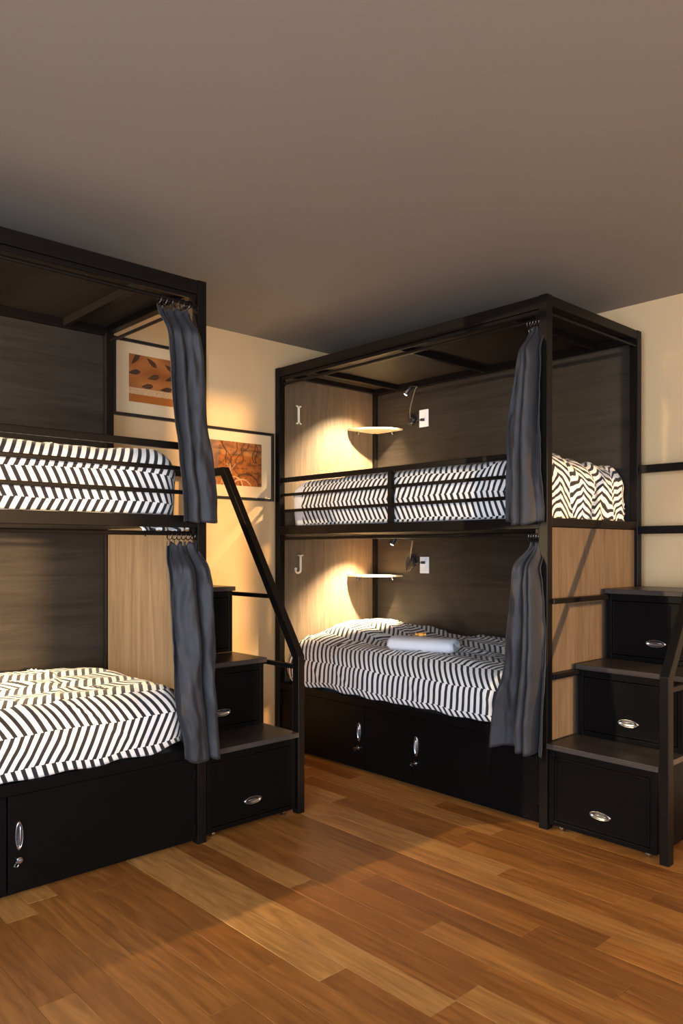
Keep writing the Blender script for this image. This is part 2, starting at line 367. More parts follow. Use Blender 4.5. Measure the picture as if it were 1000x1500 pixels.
def make_bunk(root, letters):
    def part(name, bm, m, bevel=0.0025, **k): return link_mesh(name, bm, m, root, bevel=bevel, **k)
    # posts
    for x in (0, BL - P):
        for yy in (0, BW - P): part('post', bx(x, yy, 0, x + P, yy + P, BH), 'metal')
    # top frame
    tr = 0.062
    for yy in (0.002, BW - P + .002): part('top_rail', bx(P, yy, BH - tr, BL - P, yy + P - .004, BH - .002), 'metal')
    for x in (0.002, BL - P + .002): part('top_rail', bx(x, P, BH - tr + .012, x + P - .004, BW - P, BH - .002), 'metal')
    part('roof_lip', bx(P, 0.012, BH - tr - 0.020, BL - P, 0.030, BH - tr - 0.0002), 'metal')
    part('roof_lip', bx(BL - 0.022, P, BH - tr - 0.030, BL - 0.006, BW - P, BH - tr - 0.018), 'metal')
    part('roof_panel', bx(P, P, BH - 0.020, BL - P, BW - P, BH - 0.004), 'roof')
    for x in (0.26, 1.014, 1.775): part('roof_beam', bx(x - .015, P, BH - 0.058, x + .015, BW - P, BH - 0.021), 'metal')
    # panels
    part('head_panel', bx(0.004, P + .001, 1.446, 0.018, BW - P - .001, BH - tr + .011), 'panel_v', 0)
    part('head_panel', bx(0.004, P + .001, 0.05, 0.018, BW - P - .001, 1.40), 'panel_v', 0)
    part('back_panel', bx(P + .001, BW - 0.018, 1.446, BL - P - .001, BW - 0.004, BH - tr - .001), 'panel_h', 0)
    part('back_panel', bx(P + .001, BW - 0.018, 0.05, BL - P - .001, BW - 0.004, 1.39), 'panel_h', 0)
    o = part('foot_panel', bx(BL - 0.034, P + .001, 0.05, BL - 0.018, BW - P - .001, 1.400), 'panel_v', 0)
    o['label'] = 'light brown wood end panel'
    # upper deck
    part('deck_rail', bx(P, 0.0, 1.392, BL - P, 0.040, 1.444), 'metal')
    part('deck_rail', bx(P, BW - .040, 1.392, BL - P, BW, 1.444), 'metal')
    for x in (0.002, BL - P + .002): part('deck_rail', bx(x, P, 1.404, x + P - .004, BW - P, 1.444), 'metal')
    part('deck_board', bx(P, 0.042, 1.400, BL - P, BW - .042, 1.426), 'roof')
    # guard rails
    for z, r in ((1.745, 0.015), (1.648, 0.009), (1.545, 0.009)):
        part('guard_rail', bx(P, 0.012, z - r, BL - P, 0.012 + 2 * r * .8, z + r), 'metal', 0.003)
    part('guard_post', bx(1.008, 0.008, 1.444, 1.034, 0.038, 1.729), 'metal')
    # curtain rods with end brackets
    for z in (2.372, 1.366):
        rod = part('curtain_rod', tube(bmesh.new(), [(P, 0.022, z), (BL - P, 0.022, z)], 0.0095, 12), 'metal', 0)
        for x in (0.060, 1.974):
            link_mesh('rod_bracket', bx(x - .008, 0.010, z - .014, x + .008, 0.034 , z + .0255), 'metal', rod)
    # base storage
    bz = 0.385
    part('base_rail', bx(P, 0.004, bz, BL - P, 0.046, 0.430), 'black')
    part('base_deck', bx(P, 0.047, 0.400, BL - P, BW - P, 0.425), 'roof')
    part('plinth', bx(P, 0.055, 0.0, BL - P, 0.075, 0.050), 'black')
    for (x0, x1, nm) in ((P, 0.818, 'cabinet_door'), (0.822, 1.180, 'cabinet_panel'), (1.184, BL - P - .002, 'cabinet_door')):
        d = part(nm, bx(x0, 0.012, 0.022, x1 - .002, 0.030, bz - .003), 'black', 0.002)
        if nm == 'cabinet_door':
            hx = 0.779 if x0 < .5 else 1.222
            cup_handle(d, hx, 0.232, 0.012, False, 0.056, 0.015)
            bm = tube(bmesh.new(), [(hx, 0.012, 0.142), (hx, 0.0, 0.142)], 0.012, 16)
            tube(bm, [(hx, 0.0, 0.142), (hx, -0.010, 0.142)], 0.006, 10)
            box(bm, hx - .020, -0.014, 0.139, hx + .004, -0.009, 0.146)
            tube(bm, [(hx - .018, -0.010, 0.141), (hx - .024, -0.010, 0.130), (hx - .014, -0.010, 0.124), (hx - .008, -0.010, 0.132)], 0.002, 6)
            link_mesh('lock', bm, 'chrome', d, bevel=0.001)
            for hz in (0.315, 0.075):
                xx = x1 - .012 if x0 > .5 else x0 + .012
                bm = bx(xx - .010, 0.008, hz - .022, xx + .010, 0.0118, hz + .022)
                tube(bm, [(xx, 0.006, hz - .022), (xx, 0.006, hz + .022)], 0.004, 8)
                link_mesh('hinge', bm, 'black', d)
    # quarter-round corner shelves
    for z in (2.150, 1.113):
        bm = bmesh.new(); R = 0.275; cx, cy = 0.019, BW - 0.019; rows = []
        for zz in (z - .012, z):
            c = bm.verts.new((cx, cy, zz)); rows.append([c] + [bm.verts.new((cx + R * math.sin(a_), cy - R * math.cos(a_), zz)) for a_ in [PI / 2 * k / 20 for k in range(21)]])
        n = len(rows[0])
        for k in range(n): bm.faces.new((rows[0][k], rows[0][(k + 1) % n], rows[1][(k + 1) % n], rows[1][k]))
        bm.faces.new(rows[0][::-1]); bm.faces.new(rows[1]); bmesh.ops.recalc_face_normals(bm, faces=bm.faces)
        sh = part('corner_shelf', bm, 'shelf', 0.0015)
        for (x, yy) in ((cx + .014, cy - .19), (cx + .19, cy - .014)):
            b2 = bx(x - .008, yy - .008, z - .030, x + .008, yy + .008, z - .0125)
            tube(b2, [(x, yy, z - .030), (x, yy, z - .038)], 0.007, 10)
            link_mesh('shelf_bracket', b2, 'chrome', sh)
    if letters:
        letter('I', root, 2.132, 0.180); letter('J', root, 1.134, 0.190)

bunk_r = empty('bunk_bed', ROOT_R, 0, 'black metal canopy bunk bed against the back wall, marked I and J at its head', 'bunk bed', 'canopy bunk beds with storage stairs')
make_bunk(bunk_r, True)
bunk_l = empty('bunk_bed', ROOT_L, PI / 2, 'black metal canopy bunk bed at left, cut off by the photo edge', 'bunk bed', 'canopy bunk beds with storage stairs')
make_bunk(bunk_l, False)

# ------------------------------------------------------------------ storage stairs
SX0, SX1 = BL + 0.006, 2.546
def make_stairs(root):
    def part(name, bm, m, bevel=0.002, **k): return link_mesh(name, bm, m, root, bevel=bevel, **k)
    steps = ((0.0, 0.030, 0.378), (0.257, 0.404, 0.718), (0.535, 0.744, 1.072))
    for i, (y0, z0, z1) in enumerate(steps):
        # carcass with a face frame standing proud of the drawer
        bm = bmesh.new(); s = 0.026
        y1 = BW
        box(bm, SX0, y0 + .018, z0, SX0 + .014, y1, z1); box(bm, SX1 - .014, y0 + .018, z0, SX1, y1, z1)
        box(bm, SX0 + .014, y1 - .014, z0, SX1 - .014, y1, z1)
        box(bm, SX0, y0 + .004, z0, SX0 + s, y0 + .018, z1); box(bm, SX1 - s, y0 + .004, z0, SX1, y0 + .018, z1)
        box(bm, SX0 + s, y0 + .004, z1 - .034, SX1 - s, y0 + .018, z1); box(bm, SX0 + s, y0 + .004, z0, SX1 - s, y0 + .018, z0 + .022)
        box(bm, SX0 + .014, y0 + .030, z0, SX1 - .014, y1 - .014, z0 + .012)
        part('step_box', bm, 'black')
        part('tread', bx(SX0 - .004, y0 - .012, z1 + .0005, SX1 + .010, (steps[i + 1][0] + .016) if i < 2 else BW, z1 + .0245), 'tread', 0.002)
        # drawer: recessed front with an edge moulding
        bm = bmesh.new(); a, b, c, d = SX0 + s + .003, SX1 - s - .003, z0 + .025, z1 - .037
        box(bm, a, y0 + .010, c, b, y0 + .022, d)
        for (p, q, r, t) in ((a, c, a + .010, d), (b - .010, c, b, d), (a + .010, c, b - .010, c + .010), (a + .010, d - .010, b - .010, d)):
            box(bm, p, y0 + .006, q, r, y0 + .0098, t)
        dr = part('drawer', bm, 'black', 0.001)
        cup_handle(dr, (SX0 + SX1) / 2, c + (d - c) * .26, y0 + .0098, True, 0.052, 0.019)
    # casters under the lowest drawer
    for x in (SX0 + .05, SX1 - .05):
        bm = tube(bmesh.new(), [(x - .008, 0.045, 0.015), (x + .008, 0.045, 0.015)], 0.015, 16)
        part('caster', bm, 'chrome', 0)
    # handrail: one continuous bent square tube
    x = 2.580; t = 0.040
    path = [(x, 0.022, 0.0), (x, 0.022, 0.765), (x, 0.662, 1.728), (x, BW - .024, 1.728)]
    bm = bmesh.new()
    def mitre(path, hw, hh):
        rings = []
        for i, p in enumerate(path):
            p = Vector(p); d0 = (p - Vector(path[i - 1])).normalized() if i else None
            d1 = (Vector(path[i + 1]) - p).normalized() if i < len(path) - 1 else None
            dd = (d0 + d1).normalized() if d0 and d1 else (d0 or d1)
            nrm = Vector((0, -dd.z, dd.y)); k = 1 / dd.dot(d0) if d0 else 1
            rings.append([bm.verts.new(p + Vector((a_ * hw, 0, 0)) + nrm * b_ * hh * k) for a_, b_ in ((-1, -1), (1, -1), (1, 1), (-1, 1))])
        for r0, r1 in zip(rings, rings[1:]):
            for k in range(4): bm.faces.new((r0[k], r0[(k + 1) % 4], r1[(k + 1) % 4], r1[k]))
        bm.faces.new(rings[0]); bm.faces.new(rings[-1][::-1])
    mitre(path, t / 2, t / 2 + .003)
    bmesh.ops.recalc_face_normals(bm, faces=bm.faces)
    hr = part('handrail', bm, 'metal', 0.003)
    link_mesh('handrail_post', bx(x - t / 2, BW - .044, 1.096, x + t / 2, BW - .004, 1.706), 'metal', hr, bevel=.002)
    for z in (1.728, 1.400):
        link_mesh('back_bar', bx(BL + .001, BW - .040, z - .021, x - t / 2 - .0005, BW - .008, z + .021), 'metal', hr, bevel=.002)
    for (z, y1) in ((1.055, 0.60), (0.715, 0.30)):
        yy = 0.022 + (z - .765) / (1.728 - .765) * .64 if z > .765 else 0.022
        link_mesh('side_bar', bx(x - .011, yy + .018, z - .011, x + .011, y1, z + .011), 'metal', hr, bevel=.002)
        link_mesh('side_bar', bx(SX1 + .013 if z > 1e9 else SX1 + .001, y1 - .022, z - .011, x - .012, y1, z + .011), 'metal', hr, bevel=.002)
    for (z, y1) in ((1.055, 0.535), (0.706, 0.257)):
        part('side_bar', bx(BL + .001, 0.022, z - .012, BL + .024, y1, z + .012), 'metal')
st_r = empty('storage_stairs', ROOT_R, 0, 'black three-step storage staircase at the right photo edge, against the wood end panel', 'stairs', 'storage stairs beside the bunks')
make_stairs(st_r)
st_l = empty('storage_stairs', ROOT_L, PI / 2, 'black three-step storage staircase whose sloping handrail crosses a framed picture', 'stairs', 'storage stairs beside the bunks')
make_stairs(st_l)

# ------------------------------------------------------------------ bedding
def to_world(root, p):
    m = Matrix.Translation(root[0:3]) @ Matrix.Rotation(root[3], 4, 'Z'); return m @ Vector(p)
RR = (*ROOT_R, 0.0); RL = (*ROOT_L, PI / 2)

def mattress(root, z0, z1, x0, x1, y0, y1, label):
    bm = bmesh.new(); nx, ny = 40, 20; r = 0.055
    cx, cy = (x0 + x1) / 2, (y0 + y1) / 2
    # rounded box by stacking shrinking outlines
    prof = [(0.02, 0), (0, 0.02), (0, z1 - z0 - r)] + [(r * (1 - math.cos(a_)), z1 - z0 - r + r * math.sin(a_)) for a_ in [PI / 2 * k / 5 for k in range(1, 6)]]
    def outline(ins, z):
        pts = []; R = 0.07; seg = 6
        for (sx, sy, a0) in ((1, 1, 0), (-1, 1, PI / 2), (-1, -1, PI), (1, -1, 1.5 * PI)):
            X_ = (x1 - cx - R) * sx + cx; Y_ = (y1 - cy - R) * sy + cy
            for k in range(seg + 1):
                a_ = a0 + PI / 2 * k / seg; pts.append((X_ + (R - ins) * math.cos(a_), Y_ + (R - ins) * math.sin(a_), z))
        return [bm.verts.new(p) for p in pts]
    rings = [outline(i, z0 + dz) for i, dz in prof]
    n = len(rings[0])
    for a_, b_ in zip(rings, rings[1:]):
        for k in range(n): bm.faces.new((a_[k], a_[(k + 1) % n], b_[(k + 1) % n], b_[k]))
    bm.faces.new(rings[0][::-1]); bm.faces.new(rings[-1])
    o = link_mesh('mattress', bm, 'sheet', smooth=True); o.location = root[:3]; o.rotation_euler = (0, 0, root[3])
    return tag(o, label, 'mattress', 'mattresses on the bunks')

def duvet(root, label, m, x0, x1, yf, yb, zh, zt, bumps=(), r=0.10, wr=1.0, seed=0, u_off=0.0, v_off=0.0, foot_wr=0.0, shear=0.0, white_to=None, hem=0.012, end_r=0.11, corner=0.12, back_r=0.05, extra=None, x0drop=True):
    """quilt draped over a mattress: front hem zh, top zt; u runs along the bed, v across it"""
    bm = bmesh.new(); uvl = bm.loops.layers.uv.new('UVMap')
    H = zt - zh
    # section points (arc, y, z)
    def section():
        P_ = [(0.0, yf, zh)]; t = 0
        n1 = 12; hv = H - r
        for k in range(1, n1 + 1): P_.append((hv * k / n1, yf, zh + hv * k / n1))
        t = hv; n2 = 9
        for k in range(1, n2 + 1):
            a_ = PI / 2 * k / n2; P_.append((t + r * a_, yf + r * (1 - math.cos(a_)), zt - r + r * math.sin(a_)))
        t += r * PI / 2; n3 = 34; w_ = (yb - back_r) - (yf + r)
        for k in range(1, n3 + 1): P_.append((t + w_ * k / n3, yf + r + w_ * k / n3, zt))
        t += w_
        for k in range(1, 6):
            a_ = PI / 2 * k / 5; P_.append((t + back_r * a_, yb - back_r + back_r * math.sin(a_), zt - back_r * (1 - math.cos(a_))))
        t += back_r * PI / 2
        for k in range(1, 5): P_.append((t + .03 * k, yb, zt - back_r - .03 * k))
        return P_
    sec = section()
    er = end_r
    us = []
    nH = 12
    full = H - er
    for k in range(nH): us.append((-(full) * (1 - k / nH) - er * PI / 2, x0, er + full * (1 - k / nH)))
    for k in range(9):
        a_ = PI / 2 * (1 - k / 8); us.append((-er * a_, x0 + er * (1 - math.sin(a_)), er * (1 - math.cos(a_))))
    nl = 130; Lx = (x1 - er) - (x0 + er)
    for k in range(1, nl + 1): us.append((Lx * k / nl, x0 + er + Lx * k / nl, 0))
    for k in range(1, 9):
        a_ = PI / 2 * k / 8; us.append((Lx + er * a_, x1 - er + er * math.sin(a_), er * (1 - math.cos(a_))))
    for k in range(1, nH + 1): us.append((Lx + er * PI / 2 + full * k / nH, x1, er + full * k / nH))
    grid = []; uvs = []
    for (ua, lx, drop) in us:
        rowv = []; rowu = []
        edge = min(lx - x0, x1 - lx)
        cin = corner * (1 - math.sqrt(max(0, 1 - ((corner - edge) / corner) ** 2))) if edge < corner else 0
        for (ta, yy, zz) in sec:
            # corner rounding in plan: pull front (and back) inwards near the ends
            t_ = (yy - yf) / (yb - yf)
            y2 = yy + cin * (1 - t_) - cin * .5 * t_
            z2 = zh + (zz - zh) * max(0.0, 1 - drop / H)
            p = Vector((lx, y2, z2))
            wt = min(1, max(0, (z2 - zh) / H))
            for (bx_, by_, sx_, sy_, h_) in bumps:
                p.z += h_ * math.exp(-((lx - bx_) / sx_) ** 2 - ((yy - by_) / sy_) ** 2) * wt
            # cloth wrinkles
            q = Vector((lx * 2.2, yy * 3.4, z2 * 3 + seed * 3.1))
            rd = noise.noise(Vector((lx * 3.1 + yy * 2.0 + z2 * 3, yy * 2.3 - lx * 1.2, seed * 1.7)))
            d = noise.noise(q) * 0.020 + noise.noise(q * 2.7) * 0.011 + (0.10 - min(.10, abs(rd))) * 0.11 + noise.noise(Vector((q.x * 7, q.y * 2.5, q.z * 3))) * 0.004
            fw = foot_wr * max(0.0, min(1, (lx - (x1 - .42)) / .3))
            if fw:
                a1 = noise.noise(Vector((lx * 3 + z2 * 2.5, yy * 11 + 2.5 * z2, seed + 9)))
                a2 = noise.noise(Vector((lx * 6 - z2 * 7, yy * 17, seed + 4)))
                d += fw * (a1 * 0.045 + (0.5 - abs(a2)) * 0.022)
            side = min(1, max(0, (zt - z2) / (r * 1.2)))
            endw = min(1, drop / er)
            nrm = Vector((0, -side if t_ < .5 else side * .3, 1 - side * .9))
            if endw > 0: nrm += Vector((endw * (1 if lx > (x0 + x1) / 2 else -1) * 1.0, 0, -endw * .7))
            p += nrm * d * wr * (0.35 + 0.65 * wt)
            # soft bulge of the front drape and wavy hem
            if t_ < .08: p.y -= 0.014 * math.sin(PI * min(1, wt)) * wr
            if ta < 0.06: p.z += hem * noise.noise(Vector((lx * 5, seed, 0))) * (1 - ta / .06) * 1.6
            p.y = max(p.y, yf - 0.035) if yf > 0.03 else p.y
            p.y = min(p.y, 0.892); p.x = min(max(p.x, 0.050), x1 + 0.03)
            if extra: p = extra(p, ua, ta)
            rowv.append(bm.verts.new(p))
            j = noise.noise(q * 1.6) * 0.012; j2 = noise.noise(q * 1.9 + Vector((5, 5, 5))) * 0.014
            rowu.append((ua + j + u_off - shear * ta + (a1 * .03 * fw if fw else 0), ta + j2 + v_off + (a2 * .05 * fw if fw else 0)))
        grid.append(rowv); uvs.append(rowu)
    for i in range(len(grid) - 1):
        for k in range(len(sec) - 1):
            vs = (grid[i][k], grid[i + 1][k], grid[i + 1][k + 1], grid[i][k + 1])
            f = bm.faces.new(vs)
            for lp, (a_, b_) in zip(f.loops, ((i, k), (i + 1, k), (i + 1, k + 1), (i, k + 1))): lp[uvl].uv = uvs[a_][b_]
    if white_to:
        bm.faces.ensure_lookup_table()
        for f in bm.faces:
            if f.calc_center_median().x < white_to: f.material_index = 1
    o = link_mesh('duvet', bm, m, smooth=True); o.data.materials.append(M['sheet']); o.location = root[:3]; o.rotation_euler = (0, 0, root[3])
    so = o.modifiers.new('thickness', 'SOLIDIFY'); so.thickness = 0.010; so.offset = -1
    return tag(o, label, 'duvet', 'black and white zigzag striped duvets')

mattress(RR, 0.4255, 0.60, 0.075, 1.94, 0.075, 0.85, 'white mattress under the striped duvet on the lower bunk marked J')
mattress(RR, 1.4265, 1.640, 0.090, 1.90, 0.085, 0.85, 'white mattress under the striped duvet on the upper bunk marked I')
mattress(RL, 0.4255, 0.60, 0.075, 1.94, 0.075, 0.85, 'white mattress under the striped duvet on the lower left bunk')
mattress(RL, 1.4265, 1.600, 0.090, 1.94, 0.085, 0.85, 'white mattress under the striped duvet on the upper left bunk')

duvet(RR, 'black and white zigzag striped duvet with a white towel on it, lower bunk marked J', 'chev_low', 0.052, 1.96, 0.016, 0.880, 0.440, 0.705,
      bumps=((0.30, 0.55, 0.26, 0.34, 0.115), (0.62, 0.85, 0.20, 0.2, 0.05), (1.3, 0.85, 0.9, 0.35, 0.035)), r=0.15, seed=1, u_off=.01, v_off=0.215, hem=.022, shear=-.32)
duvet(RR, 'black and white zigzag striped duvet rumpled at its foot, upper bunk marked I', 'chev_up', 0.085, 1.965, 0.062, 0.890, 1.450, 1.735,
      bumps=((1.86, 0.18, 0.22, 0.20, 0.065), (0.45, .5, .3, .3, .03), (1.2, .8, .9, .3, .02)), r=0.075, seed=2, foot_wr=1.0, v_off=0.100, wr=.8, hem=.004, white_to=.205, corner=.075)
duvet(RL, 'black and white zigzag striped duvet hanging over the front of the lower left bunk', 'chev_low', 0.052, 1.965, 0.012, 0.880, 0.438, 0.700,
      bumps=((0.30, 0.5, 0.26, 0.34, 0.11), (1.0, .8, .6, .3, .03)), r=0.13, seed=5, v_off=0.090 + .125, hem=.022)
dv = duvet(RL, 'black and white zigzag striped duvet behind guard rails on the upper left bunk', 'chev_low', 0.10, 1.955, 0.062, 0.880, 1.450, 1.725,
      bumps=((0.45, .5, .3, .3, .05),), r=0.075, seed=6, v_off=0.080, wr=.8, hem=.004)

# loose corner of the upper left duvet drooping below the deck edge
bm = bmesh.new(); uvl = bm.loops.layers.uv.new('UVMap'); G = []
for i in range(25):
    u_ = i / 24; row_ = []
    low = 1.398 - 0.016 - 0.030 * math.exp(-((u_ - .12) / .12) ** 2) - 0.016 * math.exp(-((u_ - .6) / .2) ** 2) + .004 * math.sin(u_ * 21)
    for k in range(9):
        t_ = k / 8; row_.append(bm.verts.new((1.735 + .24 * u_ + .012 * math.sin(t_ * 3), 0.075 - .018 * math.sin(u_ * 17 + t_ * 2) - .02 * t_, 1.3985 + (low - 1.3985) * t_)))
    G.append(row_)
for i in range(24):
    for k in range(8):
        f = bm.faces.new((G[i][k], G[i + 1][k], G[i + 1][k + 1], G[i][k + 1]))
        for lp, (a_, b_) in zip(f.loops, ((i, k), (i + 1, k), (i + 1, k + 1), (i, k + 1))): lp[uvl].uv = (a_ * .010, b_ * .006 + .01)
o = link_mesh('drooping_corner', bm, 'chev_low', dv, smooth=True)
so = o.modifiers.new('thickness', 'SOLIDIFY'); so.thickness = 0.008

# ------------------------------------------------------------------ curtains
def curtain(root, label, z_top, z_bot, keys, folds, seed, y0=-0.030, amp=0.020):
    """keys: (t 0..1 down, lx left, lx right). cloth gathered on rings"""
    rt = empty('curtain', root[:3], root[3], label, 'curtain', 'charcoal curtains on the bunks')
    rt.location = root[:3]
    bm = bmesh.new(); nz, ns = 70, 110; rows = []
    def interp(t):
        for a_, b_ in zip(keys, keys[1:]):
            if t <= b_[0]:
                k = (t - a_[0]) / (b_[0] - a_[0]); k = k * k * (3 - 2 * k)
                return a_[1] + (b_[1] - a_[1]) * k, a_[2] + (b_[2] - a_[2]) * k
        return keys[-1][1], keys[-1][2]
    for i in range(nz + 1):
        t = i / nz; xl, xr = interp(t); row_ = []
        for k in range(ns + 1):
            s = k / ns
            sw = s + 0.10 * math.sin(2 * PI * (s * 1.3 + seed * .37)) * (0.6 + .4 * t) + 0.05 * noise.noise(Vector((s * 3.5, t * 2.2, seed)))
            ph = 2 * PI * folds * sw + 1.3 * noise.noise(Vector((t * 1.7, 3, seed)))
            a_ = amp * (0.85 + 0.75 * noise.noise(Vector((s * 3.2, t * 1.5, seed + 5))) + .25 * t)
            tri = math.asin(max(-1, min(1, math.sin(ph) * .97))) / (PI / 2)
            wave = .55 * tri + .45 * math.sin(ph)
            k0 = min(1, t / .13); k0 = k0 * k0 * (3 - 2 * k0)
            yc = 0.022 + (y0 - 0.012 - 0.022) * k0
            fine = math.sin(2 * PI * 7 * s + seed) * .006 * max(0, 1 - t / .25)
            yy = yc + a_ * wave * (.55 + .45 * k0) + fine
            yy += 0.012 * noise.noise(Vector((s * 5, t * 6, seed + 2))) + .006 * noise.noise(Vector((s * 11, t * 13, seed + 8)))
            xx = xl + (xr - xl) * s + 0.012 * math.cos(ph) * (0.5 + .5 * t) * min(1, s * 6) * min(1, (1 - s) * 6)
            z = z_top - (z_top - z_bot) * t
            if t < .06: z += 0.010 * math.cos(2 * PI * 5 * s) * (1 - t / .06)
            if t > .9: z += 0.010 * wave * (t - .9) / .1
            row_.append(bm.verts.new((xx, min(yy, -0.005) if k0 > .97 else yy, z)))
        rows.append(row_)
    for i in range(nz):
        for k in range(ns): bm.faces.new((rows[i][k], rows[i + 1][k], rows[i + 1][k + 1], rows[i][k + 1]))
    c = link_mesh('cloth', bm, 'curtain', rt, smooth=True)
    so = c.modifiers.new('thickness', 'SOLIDIFY'); so.thickness = 0.0025; so.offset = 0
    xl, xr = interp(0)
    rodz = 2.372 if z_top > 2 else 1.366
    for k in range(6):
        x = xl + (xr - xl) * (k + .5) / 6
        pts = [(x + .003 * math.sin(a_), 0.022 + 0.019 * math.cos(a_), rodz - .009 + 0.019 * math.sin(a_)) for a_ in [2 * PI * j / 18 for j in range(19)]]
        ring = link_mesh('curtain_ring', tube(bmesh.new(), pts, 0.0026, 6, False), 'gunmetal', rt, smooth=True)
        zz = rodz - .028
        link_mesh('hook', tube(bmesh.new(), [(x, 0.022, zz), (x, 0.019, zz - .008), (x, 0.022, z_top - .012)], 0.002, 6), 'gunmetal', ring)
    return rt
curtain(RR, 'charcoal curtain tied back at the upper right corner of the bunk marked I', 2.335, 1.418, ((0, 1.915, 2.012), (.12, 1.89, 2.02), (.55, 1.83, 2.02), (1, 1.815, 2.03)), 2.6, 1.0, amp=.030)
curtain(RR, 'charcoal curtain flaring to its hem at the right of the lower bunk marked J', 1.322, 0.352, ((0, 1.925, 2.005), (.10, 1.87, 2.015), (.2, 1.855, 2.02), (.5, 1.82, 2.04), (1, 1.74, 2.045)), 3.3, 3.0, amp=.034)
curtain(RL, 'blue-grey lit curtain at the upper right corner of the left bunk', 2.330, 1.418, ((0, 1.80, 1.965), (.3, 1.82, 2.0), (1, 1.885, 2.075)), 2.4, 7.0, amp=.030)
curtain(RL, 'blue-grey lit curtain hanging over the stair side of the lower left bunk', 1.322, 0.385, ((0, 1.85, 1.99), (.10, 1.825, 2.01), (.2, 1.825, 2.02), (.6, 1.85, 2.05), (1, 1.91, 2.085)), 1.9, 11.0, amp=.034)

# ------------------------------------------------------------------ reading lamps and outlets
def spot(name, root, p, target, energy, size, blend=0.9, color=(1.0, 0.74, 0.44), r=0.012):
    a = to_world(root, p); b = to_world(root, target)
    return lamp(name, 'SPOT', a, b - a, energy, color, spot_size=math.radians(size), spot_blend=blend, shadow_soft_size=r)
def reading_lamp(root, label, base, elbow_pts, head, aim, energy, size, cable=False):
    rt = empty('reading_lamp', root[:3], root[3], label, 'lamp', 'gooseneck reading lamps in the bunks')
    yb = BW - 0.0185
    bm = tube(bmesh.new(), [(base[0], yb, base[1]), (base[0], yb - .012, base[1])], 0.040, 28)
    tube(bm, [(base[0], yb - .012, base[1]), (base[0], yb - .024, base[1])], [0.034, 0.026], 28)
    link_mesh('lamp_base', bm, 'black_plastic', rt, bevel=.002)
    H0 = Vector(head); A = Vector(aim); d = (A - H0).normalized(); back = H0 - d * 0.065
    pts = [Vector((base[0], yb - .020, base[1] + .012))] + [Vector(p) for p in elbow_pts] + [back]
    # catmull-rom
    sm = []
    for i in range(len(pts) - 1):
        p0, p1, p2, p3 = pts[max(i - 1, 0)], pts[i], pts[i + 1], pts[min(i + 2, len(pts) - 1)]
        for k in range(8):
            t = k / 8; sm.append(0.5 * ((2 * p1) + (-p0 + p2) * t + (2 * p0 - 5 * p1 + 4 * p2 - p3) * t * t + (-p0 + 3 * p1 - 3 * p2 + p3) * t ** 3))
    sm.append(pts[-1])
    link_mesh('arm', tube(bmesh.new(), sm, 0.0045, 8), 'black_plastic', rt, smooth=True)
    hd = link_mesh('lamp_head', tube(bmesh.new(), [back - d * .002, back + d * .01, H0 - d * .004, H0], [0.009, 0.014, 0.015, 0.015], 16), 'black_plastic', rt)
    g = link_mesh('lens', tube(bmesh.new(), [H0 + d * .0005, H0 + d * .003], 0.012, 16), 'glow', hd); g['label'] = 'glowing lens'
    if cable:
        pts = []
        for k in range(60):
            a_ = k / 59 * 2 * PI * 2.6
            pts.append((base[0] + 0.004 + (0.030 + .014 * math.sin(a_ * .37)) * math.cos(a_) , yb - .030 - .010 * math.sin(a_ * 1.3), base[1] + 0.055 * math.sin(a_ * 1.0 + .5) + .012 * math.cos(a_ * 0.6)))
        link_mesh('cable', tube(bmesh.new(), pts, 0.0026, 6), 'black_plastic', rt, smooth=True)
    sp = spot('reading_lamp_light', root, H0 + d * .008, aim, energy, size)
    return rt
def outlet(root, label, x0, x1, z0, z1):
    rt = empty('outlet', root[:3], root[3], label, 'outlet', 'wall plates beside the reading lamps')
    yb = BW - 0.0185
    link_mesh('plate', bx(x0, yb - .006, z0, x1, yb, z1), 'white_plastic', rt, bevel=.002)
    xm, zm = (x0 + x1) / 2, (z0 + z1) / 2
    link_mesh('socket', bx(xm - .016, yb - .0075, zm - .034, xm + .016, yb - .0061, zm + .034), 'white_plastic', rt, bevel=.001)
    zz = zm - .012 if z0 > 2 else zm + .018
    pg = link_mesh('plug', bx(xm - .012, yb - .030, zz - .009, xm + .010, yb - .0076, zz + .009), 'black_plastic', rt, bevel=.002)
    link_mesh('cord', tube(bmesh.new(), [(xm - .006, yb - .032, zz), (xm - .03, yb - .040, zz - .004), (x0 - .012, yb - .02, zz - .012), (x0 - .045, yb - .012, zz - .004)], 0.003, 6), 'black_plastic', pg, smooth=True)
reading_lamp(RR, 'black reading lamp with bare straight arm, lit, upper bunk marked I', (0.383, 2.199), [(0.43, 0.84, 2.27), (0.55, 0.755, 2.365), (0.585, .735, 2.378)], (0.500, 0.715, 2.335), (0.02, 0.60, 1.72), 270, 84)
reading_lamp(RR, 'black gooseneck reading lamp with tangled cable, lit, lower bunk marked J', (0.383, 1.207), [(0.42, 0.86, 1.29), (0.49, .79, 1.360), (0.46, .75, 1.368)], (0.375, 0.715, 1.330), (0.02, 0.58, 0.70), 290, 86, cable=True)
outlet(RR, 'white outlet plate with black plug, upper bunk marked I', 0.453, 0.535, 2.138, 2.257)
outlet(RR, 'white outlet plate with black plug, lower bunk marked J', 0.459, 0.540, 1.130, 1.243)
reading_lamp(RL, 'black reading lamp of the upper left bunk, beyond the photo edge', (0.383, 2.199), [(0.40, 0.86, 2.27), (0.445, 0.80, 2.39), (0.41, .76, 2.412)], (0.330, 0.74, 2.365), (1.4, 0.80, 1.95), 130, 125)
